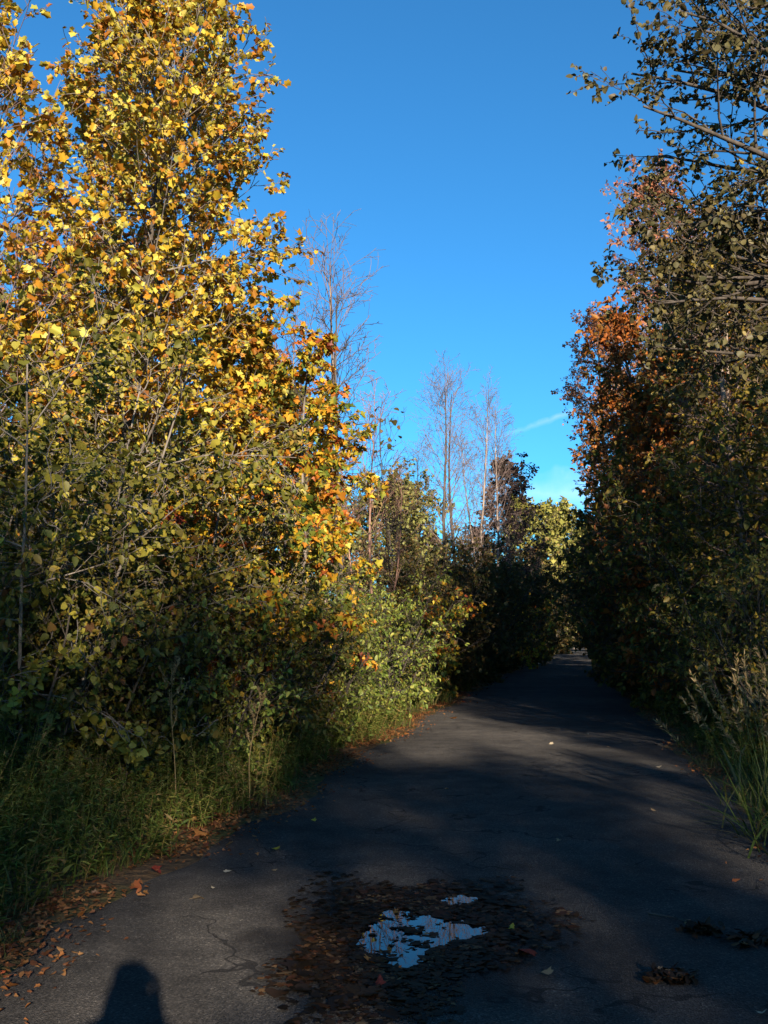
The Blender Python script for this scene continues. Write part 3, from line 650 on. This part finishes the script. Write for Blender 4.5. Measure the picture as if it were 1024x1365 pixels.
put(B4, 'bare_tree', 'tree', 'small bare tree rising above the olive trees', 560, 50, G_B, 3.1, .85)
SP = make_tree(146, Z_at(575, 31), .9, .035, c0=.45, prof='column', n1=16, n2=4, n3=2, nl=1, ls=.15, tmpl='round', e0=40, e1=75, leaf='dusk', bark='dark', twig='dark', bare_frac=.5, minr=.005)
put(SP, 'thin_tree', 'tree', 'thin tree keeping a few dark leaves at its tip, above the olive trees', 524, 31)

# ------------------------------------------------------------------ left, leafy trees behind
FT = dict(n2=7, n3=4, nl=6, tmpl='chip', minr=.008)
O1 = make_tree(151, 7.6, 2.1, .10, c0=.15, n1=46, ls=.125, leaf='olive', bark='dark', twig='dark', e0=5, e1=55, **FT)
put(O1, 'olive_tree', 'tree', 'rounded dull olive tree left of the dark trunked bare pair', 535, 40, 'dull olive trees on the left')
put(O1, 'olive_tree', 'tree', 'taller dull olive tree just behind the rounded one', 560, 49, 'dull olive trees on the left', 1.6, 1.12)
put(O1, 'olive_tree', 'tree', 'dull olive tree partly hidden by reddish saplings', 500, 44, 'dull olive trees on the left', 3.2, 1.0)
P1 = make_tree(152, Z_at(622, 56), 2.0, .12, c0=.12, n1=50, ls=.16, leaf='purple', bark='dark', twig='dark', e0=10, e1=60, **FT)
put(P1, 'purple_tree', 'tree', 'dark purple brown leafy tree with pointed oval crown', 690, 57)
F1 = make_tree(153, 13.2, 2.9, .16, c0=.12, n1=56, ls=.28, leaf='lemon', bark='grey', twig='grey', e0=15, e1=60, **FT)
FG = 'yellow green trees where the road ends'
put(F1, 'poplar_tree', 'tree', 'far yellow green tree left of the road end, tallest of them', 742, 96, FG)
put(F1, 'poplar_tree', 'tree', 'far yellow green tree just left of the gap of sky', 766, 112, FG, 1.5, 1.0)
put(F1, 'poplar_tree', 'tree', 'far yellow green tree closing the end of the road', 788, 150, FG, 3.5, 1.15)
put(F1, 'poplar_tree', 'tree', 'far yellow green tree behind the purple tree', 715, 84, FG, 5.1, .92)
R_ = make_tree(154, 12.0, 2.6, .14, c0=.2, n1=50, ls=.16, leaf='rust', bark='grey', twig='grey', e0=10, e1=60, **FT)
D_ = make_tree(155, 9.0, 2.4, .13, c0=.08, n1=52, ls=.155, leaf='dusk', bark='dark', twig='dark', e0=0, e1=55, **FT)
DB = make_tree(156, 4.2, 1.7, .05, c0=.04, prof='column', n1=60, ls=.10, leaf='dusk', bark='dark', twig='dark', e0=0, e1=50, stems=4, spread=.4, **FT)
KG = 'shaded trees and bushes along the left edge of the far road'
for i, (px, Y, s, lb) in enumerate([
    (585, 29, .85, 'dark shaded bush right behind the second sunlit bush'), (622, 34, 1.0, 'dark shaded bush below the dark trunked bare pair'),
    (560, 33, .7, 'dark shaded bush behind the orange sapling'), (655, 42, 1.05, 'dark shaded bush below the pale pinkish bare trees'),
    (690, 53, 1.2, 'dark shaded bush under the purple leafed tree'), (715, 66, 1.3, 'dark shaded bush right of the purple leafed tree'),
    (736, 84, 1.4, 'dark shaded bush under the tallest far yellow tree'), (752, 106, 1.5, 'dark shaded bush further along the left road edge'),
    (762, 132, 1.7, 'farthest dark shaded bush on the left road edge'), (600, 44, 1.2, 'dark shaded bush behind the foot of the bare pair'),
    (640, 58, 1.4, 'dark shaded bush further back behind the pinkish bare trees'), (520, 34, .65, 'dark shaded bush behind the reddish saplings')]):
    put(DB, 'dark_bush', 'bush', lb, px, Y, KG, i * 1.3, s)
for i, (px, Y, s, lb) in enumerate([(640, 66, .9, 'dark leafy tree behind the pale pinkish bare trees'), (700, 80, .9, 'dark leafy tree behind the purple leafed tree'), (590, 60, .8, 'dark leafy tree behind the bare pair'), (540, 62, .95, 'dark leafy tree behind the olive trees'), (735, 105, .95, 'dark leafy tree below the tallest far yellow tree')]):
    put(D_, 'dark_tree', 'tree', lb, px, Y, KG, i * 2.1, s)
WG = 'forest trees behind the tulip trees'
for i, (ms, px, Y, s, lb) in enumerate([
    (R_, 200, 27, .95, 'rust brown tree glimpsed behind the tallest tulip tree'), (R_, 60, 24, .9, 'rust brown tree glimpsed behind the thin tulip tree'),
    (O1, 300, 25, 1.0, 'dull green tree behind the orange maple'), (O1, 120, 22, 1.0, 'dull green tree behind the darker tulip tree'),
    (R_, 330, 33, .85, 'rust brown tree behind the shorter tulip tree'), (O1, -30, 20, 1.0, 'dull green tree behind the left border of the photo'),
    (O1, 400, 33, .9, 'dull green tree behind the pale barked bare tree'), (R_, 420, 48, .75, 'rust brown tree far behind the dark bare tree'),
    (R_, 130, 34, 1.0, 'rust brown tree deep in the forest on the left'), (R_, -20, 30, 1.0, 'rust brown tree deep in the forest at the left border'),
    (O1, 460, 40, .9, 'dull green tree behind the dark bare tree with wide branches')]):
    put(ms, 'forest_tree', 'tree', lb, px, Y, WG, i * 1.9, s)

# ------------------------------------------------------------------ right bank
ex = []
for z0, dx, dy, dz, ln, r in [(5.2, -1, .28, .18, 3.0, .05), (6.0, -1, -.05, .30, 3.1, .05), (6.6, -.9, .35, .42, 3.2, .05), (7.3, -1, .1, .38, 2.5, .05), (8.0, -.8, .25, .7, 2.6, .05),
                              (4.6, -.9, .6, .10, 2.6, .045), (8.6, -.9, -.1, .75, 2.4, .045), (5.6, -.7, .7, .25, 2.8, .045), (9.2, -.7, .3, .9, 2.4, .045), (6.9, -.95, -.25, .5, 2.8, .045), (7.7, -.9, .5, .3, 2.4, .05), (6.3, -.6, .6, .35, 3.0, .05), (8.4, -.85, .3, .35, 2.4, .05), (9.0, -.95, 0, .4, 2.2, .045), (7.0, -.5, -.4, .5, 2.6, .045), (5.0, -.8, .1, .35, 2.6, .04), (5.0, -1, .2, .15, 2.7, .045), (4.5, -1, .5, .15, 2.6, .04), (5.5, -1, .1, .10, 2.6, .045), (5.3, -.8, .7, .2, 2.8, .04), (6.2, -1, .3, .1, 2.6, .04), (9.6, -.8, .4, .2, 2.4, .05), (9.9, -.6, 0, .3, 3.0, .05)]:
    ex.append(((0, 0, z0), (dx, dy, dz), ln, r))
R1 = make_tree(161, 12.5, 2.2, .16, c0=.33, prof='ovoid', n1=30, n2=11, n3=5, nl=10, ls=.05, tmpl='round', e0=20, e1=60, leaf='birch', bark='grey', twig='dark', wob=.09, curl=.015, extra=ex, minr=.004)
plant(R1, 'aspen_tree', 'tree', 'overhanging aspen with small dark leaves reaching in from the upper right', 5.6, 10.3, 0, 0, 1, None, 'aspens on the right')
A1 = make_tree(162, 10.2, 1.7, .11, c0=.2, prof='ovoid', n1=54, n2=8, n3=5, nl=4, ls=.066, tmpl='round', e0=5, e1=55, leaf='aspen', bark='pale', twig='twig', wob=.08, minr=.005)
put(A1, 'aspen_tree', 'tree', 'olive yellow aspen with pale branches below the overhanging one', 1000, 16.5, 'aspens on the right', 0, .87)
put(A1, 'aspen_tree', 'tree', 'olive yellow aspen standing behind, nearer the rust red tree', 985, 20.5, 'aspens on the right', 2.3, .88)
put(A1, 'aspen_tree', 'tree', 'olive yellow aspen at the right border of the photo', 1075, 15.0, 'aspens on the right', 4.0, .95)
RU = make_tree(163, Z_at(440, 25), 1.75, .12, c0=.10, prof='ovoid', n1=64, n2=8, n3=4, nl=4, ls=.12, tmpl='oval', e0=0, e1=55, leaf='rust', bark='dark', twig='dark', minr=.006)
put(RU, 'cherry_tree', 'tree', 'rust red tree forming the edge of the right forest against the sky', 880, 25, 'rust red trees on the right')
put(RU, 'cherry_tree', 'tree', 'taller rust red tree between the edge tree and the olive aspens', 915, 26, 'rust red trees on the right', 2.6, 1.12)
put(RU, 'cherry_tree', 'tree', 'lower rust red tree in front, left of the olive aspens', 912, 20.5, 'rust red trees on the right', 0.9, .86)
put(RU, 'cherry_tree', 'tree', 'rust red tree further along the road behind the edge tree', 846, 37, 'rust red trees on the right', 4.4, 1.1)
SA_ = make_tree(164, Z_at(252, 42), 2.4, .22, c0=.3, prof='ovoid', n1=64, n2=8, n3=4, nl=7, ls=.13, tmpl='chip', e0=15, e1=60, leaf='salmon', bark='grey', twig='grey', minr=.008)
put(SA_, 'salmon_tree', 'tree', 'tall salmon pink tree lit by sun behind the dark leaves, nearest the sky', 866, 42, 'salmon pink trees on the right')
put(SA_, 'salmon_tree', 'tree', 'tall salmon pink tree right of the first, behind the aspens', 950, 46, 'salmon pink trees on the right', 2.2, .98)
put(SA_, 'salmon_tree', 'tree', 'lower salmon pink tree showing at the forest edge above the rust red tree', 838, 50, 'salmon pink trees on the right', 3.9, .86)
NG = 'shaded bushes and trees along the right edge of the road'
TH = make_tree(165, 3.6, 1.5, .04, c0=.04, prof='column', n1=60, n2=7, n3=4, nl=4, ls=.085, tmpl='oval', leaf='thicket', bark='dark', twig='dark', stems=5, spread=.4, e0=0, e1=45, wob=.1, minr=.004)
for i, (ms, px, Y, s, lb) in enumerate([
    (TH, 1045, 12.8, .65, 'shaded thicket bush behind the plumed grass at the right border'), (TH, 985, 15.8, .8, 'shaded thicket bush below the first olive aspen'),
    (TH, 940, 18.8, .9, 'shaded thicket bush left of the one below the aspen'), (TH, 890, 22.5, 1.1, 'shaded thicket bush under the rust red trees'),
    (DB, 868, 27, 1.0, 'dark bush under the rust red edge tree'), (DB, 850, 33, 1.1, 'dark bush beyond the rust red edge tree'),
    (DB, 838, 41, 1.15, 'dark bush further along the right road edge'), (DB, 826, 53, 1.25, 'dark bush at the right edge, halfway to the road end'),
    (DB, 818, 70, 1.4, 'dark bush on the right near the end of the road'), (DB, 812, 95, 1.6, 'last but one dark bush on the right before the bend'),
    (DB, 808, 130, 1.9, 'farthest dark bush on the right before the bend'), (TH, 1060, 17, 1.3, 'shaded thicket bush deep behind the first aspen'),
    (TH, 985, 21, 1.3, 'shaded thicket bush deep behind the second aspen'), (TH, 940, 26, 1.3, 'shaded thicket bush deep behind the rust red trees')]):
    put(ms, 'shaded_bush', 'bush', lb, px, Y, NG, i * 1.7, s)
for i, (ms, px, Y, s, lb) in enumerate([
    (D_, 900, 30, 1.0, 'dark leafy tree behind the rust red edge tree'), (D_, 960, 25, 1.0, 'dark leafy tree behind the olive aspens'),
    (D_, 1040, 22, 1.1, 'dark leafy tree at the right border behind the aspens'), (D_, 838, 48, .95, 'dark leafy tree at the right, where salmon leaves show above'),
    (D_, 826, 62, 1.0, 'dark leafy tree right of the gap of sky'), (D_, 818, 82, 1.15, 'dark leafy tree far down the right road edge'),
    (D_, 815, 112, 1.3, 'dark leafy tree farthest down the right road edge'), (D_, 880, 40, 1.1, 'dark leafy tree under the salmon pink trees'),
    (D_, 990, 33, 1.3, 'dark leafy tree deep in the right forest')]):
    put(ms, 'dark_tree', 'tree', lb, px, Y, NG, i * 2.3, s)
put(G2, 'maple_sapling', 'sapling', 'small orange maple sapling in a sun fleck at the right road edge', 836, 40, NG, 1.0, 1.4)
# the far wood that closes the view beyond the bend
for i, (ms, x, y, s) in enumerate([(F1, 46, 235, 1.2), (D_, 42, 215, 1.4), (F1, 38, 225, 1.2), (D_, 33, 205, 1.5), (F1, 56, 215, 1.1), (D_, 50, 245, 1.7), (F1, 30, 190, 1.1), (DB, 44, 210, 2.0), (DB, 39, 208, 2.0), (DB, 34, 196, 2.0)]):
    plant(ms, 'far_tree', 'tree', 'leafy tree of the far wood closing the view where the road bends away', x, y, 0, i * 1.1, s, None, 'trees of the far wood past the bend')

#@@BEHIND
# ------------------------------------------------------------------ the wood behind and beside the photographer: it throws the shade on the road
BG = 'wood behind the photographer'
def behind(ms, q, s, sc, szs=None, i=0):
    p = RDIR * q - LDIR * s
    plant(ms, 'roadside_tree', 'tree', 'leafy roadside tree behind the photographer, outside the picture, shading the road', p[0], p[1], 0, i * 1.7, sc, szs, BG)
HT = make_tree(171, 11.5, 2.1, .13, c0=.12, prof='column', n1=56, n2=7, n3=4, nl=4, ls=.15, tmpl='chip', e0=0, e1=60, leaf='aspen', bark='grey', twig='grey', minr=.008)
TL = make_tree(172, 16.2, 2.4, .2, c0=.90, prof='ovoid', n1=22, n2=7, n3=4, nl=5, ls=.17, tmpl='chip', e0=10, e1=60, leaf='aspen', bark='grey', twig='grey', minr=.008)
for i, (q, s, sc, sz) in enumerate([
    (1.0, 20, .75, .60), (7.5, 26, .75, 1.2), (-3.4, 21, .9, .77), (-6.5, 23, 1.0, .88), (-10, 22, 1.1, .92), (2.2, 24, .85, .88), (5.4, 23, 1.0, .86), (8.3, 22, 1.0, 1.22), (11.6, 23, 1.1, 1.4), (14.8, 22, 1.1, 1.5), (18, 23, 1.2, 1.6),
    (3.4, 31, 1.0, 1.0), (7.0, 31, 1.0, .98), (10.2, 30, 1.1, 1.4), (13.4, 30, 1.2, 1.5), (-5, 31, 1.0, .98)]):
    behind(HT, q, s, sc, sz, i)
behind(TL, -0.6, 40, 1.0, 1.0, 31); behind(TL, 1.8, 41, 1.0, 1.0, 32); behind(TL, -2.8, 41, 1.0, 1.0, 33)

#@@PERSON
# ------------------------------------------------------------------ the photographer, whose shadow falls on the road
def skin_body(name, verts, edges, radii, mat, parent, root=0, sub=2):
    me = bpy.data.meshes.new(name); me.from_pydata(verts, edges, []); me.materials.append(mat)
    o = link(name, me, parent)
    md = o.modifiers.new('skin', 'SKIN'); md.use_smooth_shade = True
    lay = me.skin_vertices[0] if me.skin_vertices else None
    if lay is None:
        bpy.context.view_layer.update(); lay = me.skin_vertices[0]
    for i, r in enumerate(radii):
        lay.data[i].radius = r if isinstance(r, tuple) else (r, r); lay.data[i].use_root = (i == root)
    s = o.modifiers.new('subdivision', 'SUBSURF'); s.levels = s.render_levels = sub
    return o
V_, E_, R__ = [], [], []
ELB = {-1: (-.33, .06, 1.30), 1: (.18, .09, 1.19)}
def vtx(p, r, link_to=None):
    V_.append(p); R__.append(r); i = len(V_) - 1
    if link_to is not None: E_.append((link_to, i))
    return i
pel = vtx((0, 0, .96), (.15, .11)); sp1 = vtx((0, 0, 1.12), (.135, .10), pel); ch = vtx((0, -.01, 1.30), (.155, .105), sp1)
nk0 = vtx((0, -.005, 1.43), (.085, .075), ch); nk = vtx((0, .01, 1.50), .055, nk0); hd0 = vtx((0, .03, 1.565), (.066, .08), nk); hd1 = vtx((0, .035, 1.65), (.080, .098), hd0); hd2 = vtx((0, .03, 1.715), (.062, .075), hd1); nose = vtx((0, .145, 1.625), .012, hd1); ears = [vtx((q_ * .088, .02, 1.635), (.012, .025), hd1) for q_ in (-1, 1)]
for sgn in (-1, 1):
    hip = vtx((.09 * sgn, 0, .90), (.085, .09), pel); kn = vtx((.11 * sgn, .01, .50), .058, hip); an = vtx((.12 * sgn, -.02, .09), .038, kn); toe = vtx((.135 * sgn, .12, .035), .032, an)
    sh = vtx((.165 * sgn, -.005, 1.40), .062, ch); elb = vtx(ELB[sgn], .043, sh); wr = vtx((.085 * sgn, .15, 1.47), .028, elb); pm = vtx((.075 * sgn, .185, 1.53), (.036, .018), wr)
    for k, (dx, dz, ln) in enumerate([(.0, .035, .85), (-.004, .018, 1.0), (-.004, -.001, .95), (0, -.018, .75)]):
        a = vtx((.070 * sgn + dx * sgn, .215, 1.545 + dz), .0088, pm); b = vtx((.062 * sgn, .215 + .030 * ln, 1.553 + dz), .0082, a); c = vtx((.047 * sgn, .215 + .048 * ln, 1.553 + dz), .0075, b)
    a = vtx((.062 * sgn, .18, 1.505), .0105, pm); b = vtx((.048 * sgn, .198, 1.528), .009, a)
per = bpy.data.objects.new('person', None); COL.objects.link(per); per.location = (0.03, -0.32, 0.02)
tag(per, 'photographer holding a small camera to the face, seen only as a shadow', 'person')
SKIN = plain_mat('skin', (.42, .26, .19), .5); JKT = plain_mat('dark_jacket', (.03, .035, .05), .8); TRS = plain_mat('blue_trousers', (.04, .06, .11), .85); HAIR = plain_mat('brown_hair', (.05, .03, .02), .6); SHOE = plain_mat('brown_shoes', (.06, .04, .03), .6)
body = skin_body('body', V_, E_, R__, SKIN, per)
jv = [(0, 0, .74), (0, 0, 1.12), (0, -.01, 1.30), (0, -.005, 1.455)]; je = [(0, 1), (1, 2), (2, 3)]; jr = [(.20, .15), (.20, .15), (.20, .15), (.11, .10)]
for sgn in (-1, 1):
    i = len(jv); jv += [(.18 * sgn, -.005, 1.40), ELB[sgn][:2] + (ELB[sgn][2] - .01,), (.09 * sgn, .14, 1.44)]; je += [(2, i), (i, i + 1), (i + 1, i + 2)]; jr += [.10, .09, .062]
skin_body('jacket', jv, je, jr, JKT, per)
tv = [(0, 0, 1.08), (0, 0, .93)]; te = [(0, 1)]; trr = [(.155, .12), (.15, .12)]
for sgn in (-1, 1):
    i = len(tv); tv += [(.095 * sgn, 0, .88), (.112 * sgn, .01, .50), (.122 * sgn, -.02, .10)]; te += [(1, i), (i, i + 1), (i + 1, i + 2)]; trr += [(.10, .105), .078, .062]
skin_body('trousers', tv, te, trr, TRS, per)
skin_body('hood', [(0, -.02, 1.40), (0, -.045, 1.55), (0, -.035, 1.68)], [(0, 1), (1, 2)], [(.16, .12), (.112, .11), (.105, .108)], JKT, per)
skin_body('hair', [(0, .0, 1.58), (0, -.012, 1.66), (0, .005, 1.735)], [(0, 1), (1, 2)], [(.088, .075), (.10, .098), (.075, .08)], HAIR, per)
for sgn in (-1, 1): skin_body('shoe', [(.122 * sgn, -.06, .04), (.125 * sgn, .03, .05), (.14 * sgn, .16, .03)], [(0, 1), (1, 2)], [.045, .05, .036], SHOE, per)
import bmesh
def box_mesh(name, sx, sy, sz, mat, bev=.006, cyl=None):
    bm = bmesh.new(); bmesh.ops.create_cube(bm, size=1); bmesh.ops.scale(bm, vec=(sx, sy, sz), verts=bm.verts)
    bmesh.ops.bevel(bm, geom=bm.edges[:], offset=bev, segments=2, affect='EDGES'); me = bpy.data.meshes.new(name); bm.to_mesh(me); bm.free(); me.materials.append(mat); return me
cm = bpy.data.objects.new('compact_camera', None); COL.objects.link(cm); cm.location = (0.03, -.085, 1.6)
tag(cm, 'small silver compact camera held up in the hands of the photographer', 'camera')
link('camera_body', box_mesh('camera_body', .098, .024, .058, plain_mat('silver', (.45, .45, .46), .35)), cm)
bm = bmesh.new(); bmesh.ops.create_cone(bm, cap_ends=True, segments=24, radius1=.021, radius2=.018, depth=.03)
bmesh.ops.rotate(bm, verts=bm.verts, cent=(0, 0, 0), matrix=__import__('mathutils').Matrix.Rotation(-PI / 2, 3, 'X')); bmesh.ops.translate(bm, verts=bm.verts, vec=(0, .026, 0))
me = bpy.data.meshes.new('lens_barrel'); bm.to_mesh(me); bm.free(); me.materials.append(plain_mat('black_plastic', (.02, .02, .022), .4)); link('lens_barrel', me, cm)
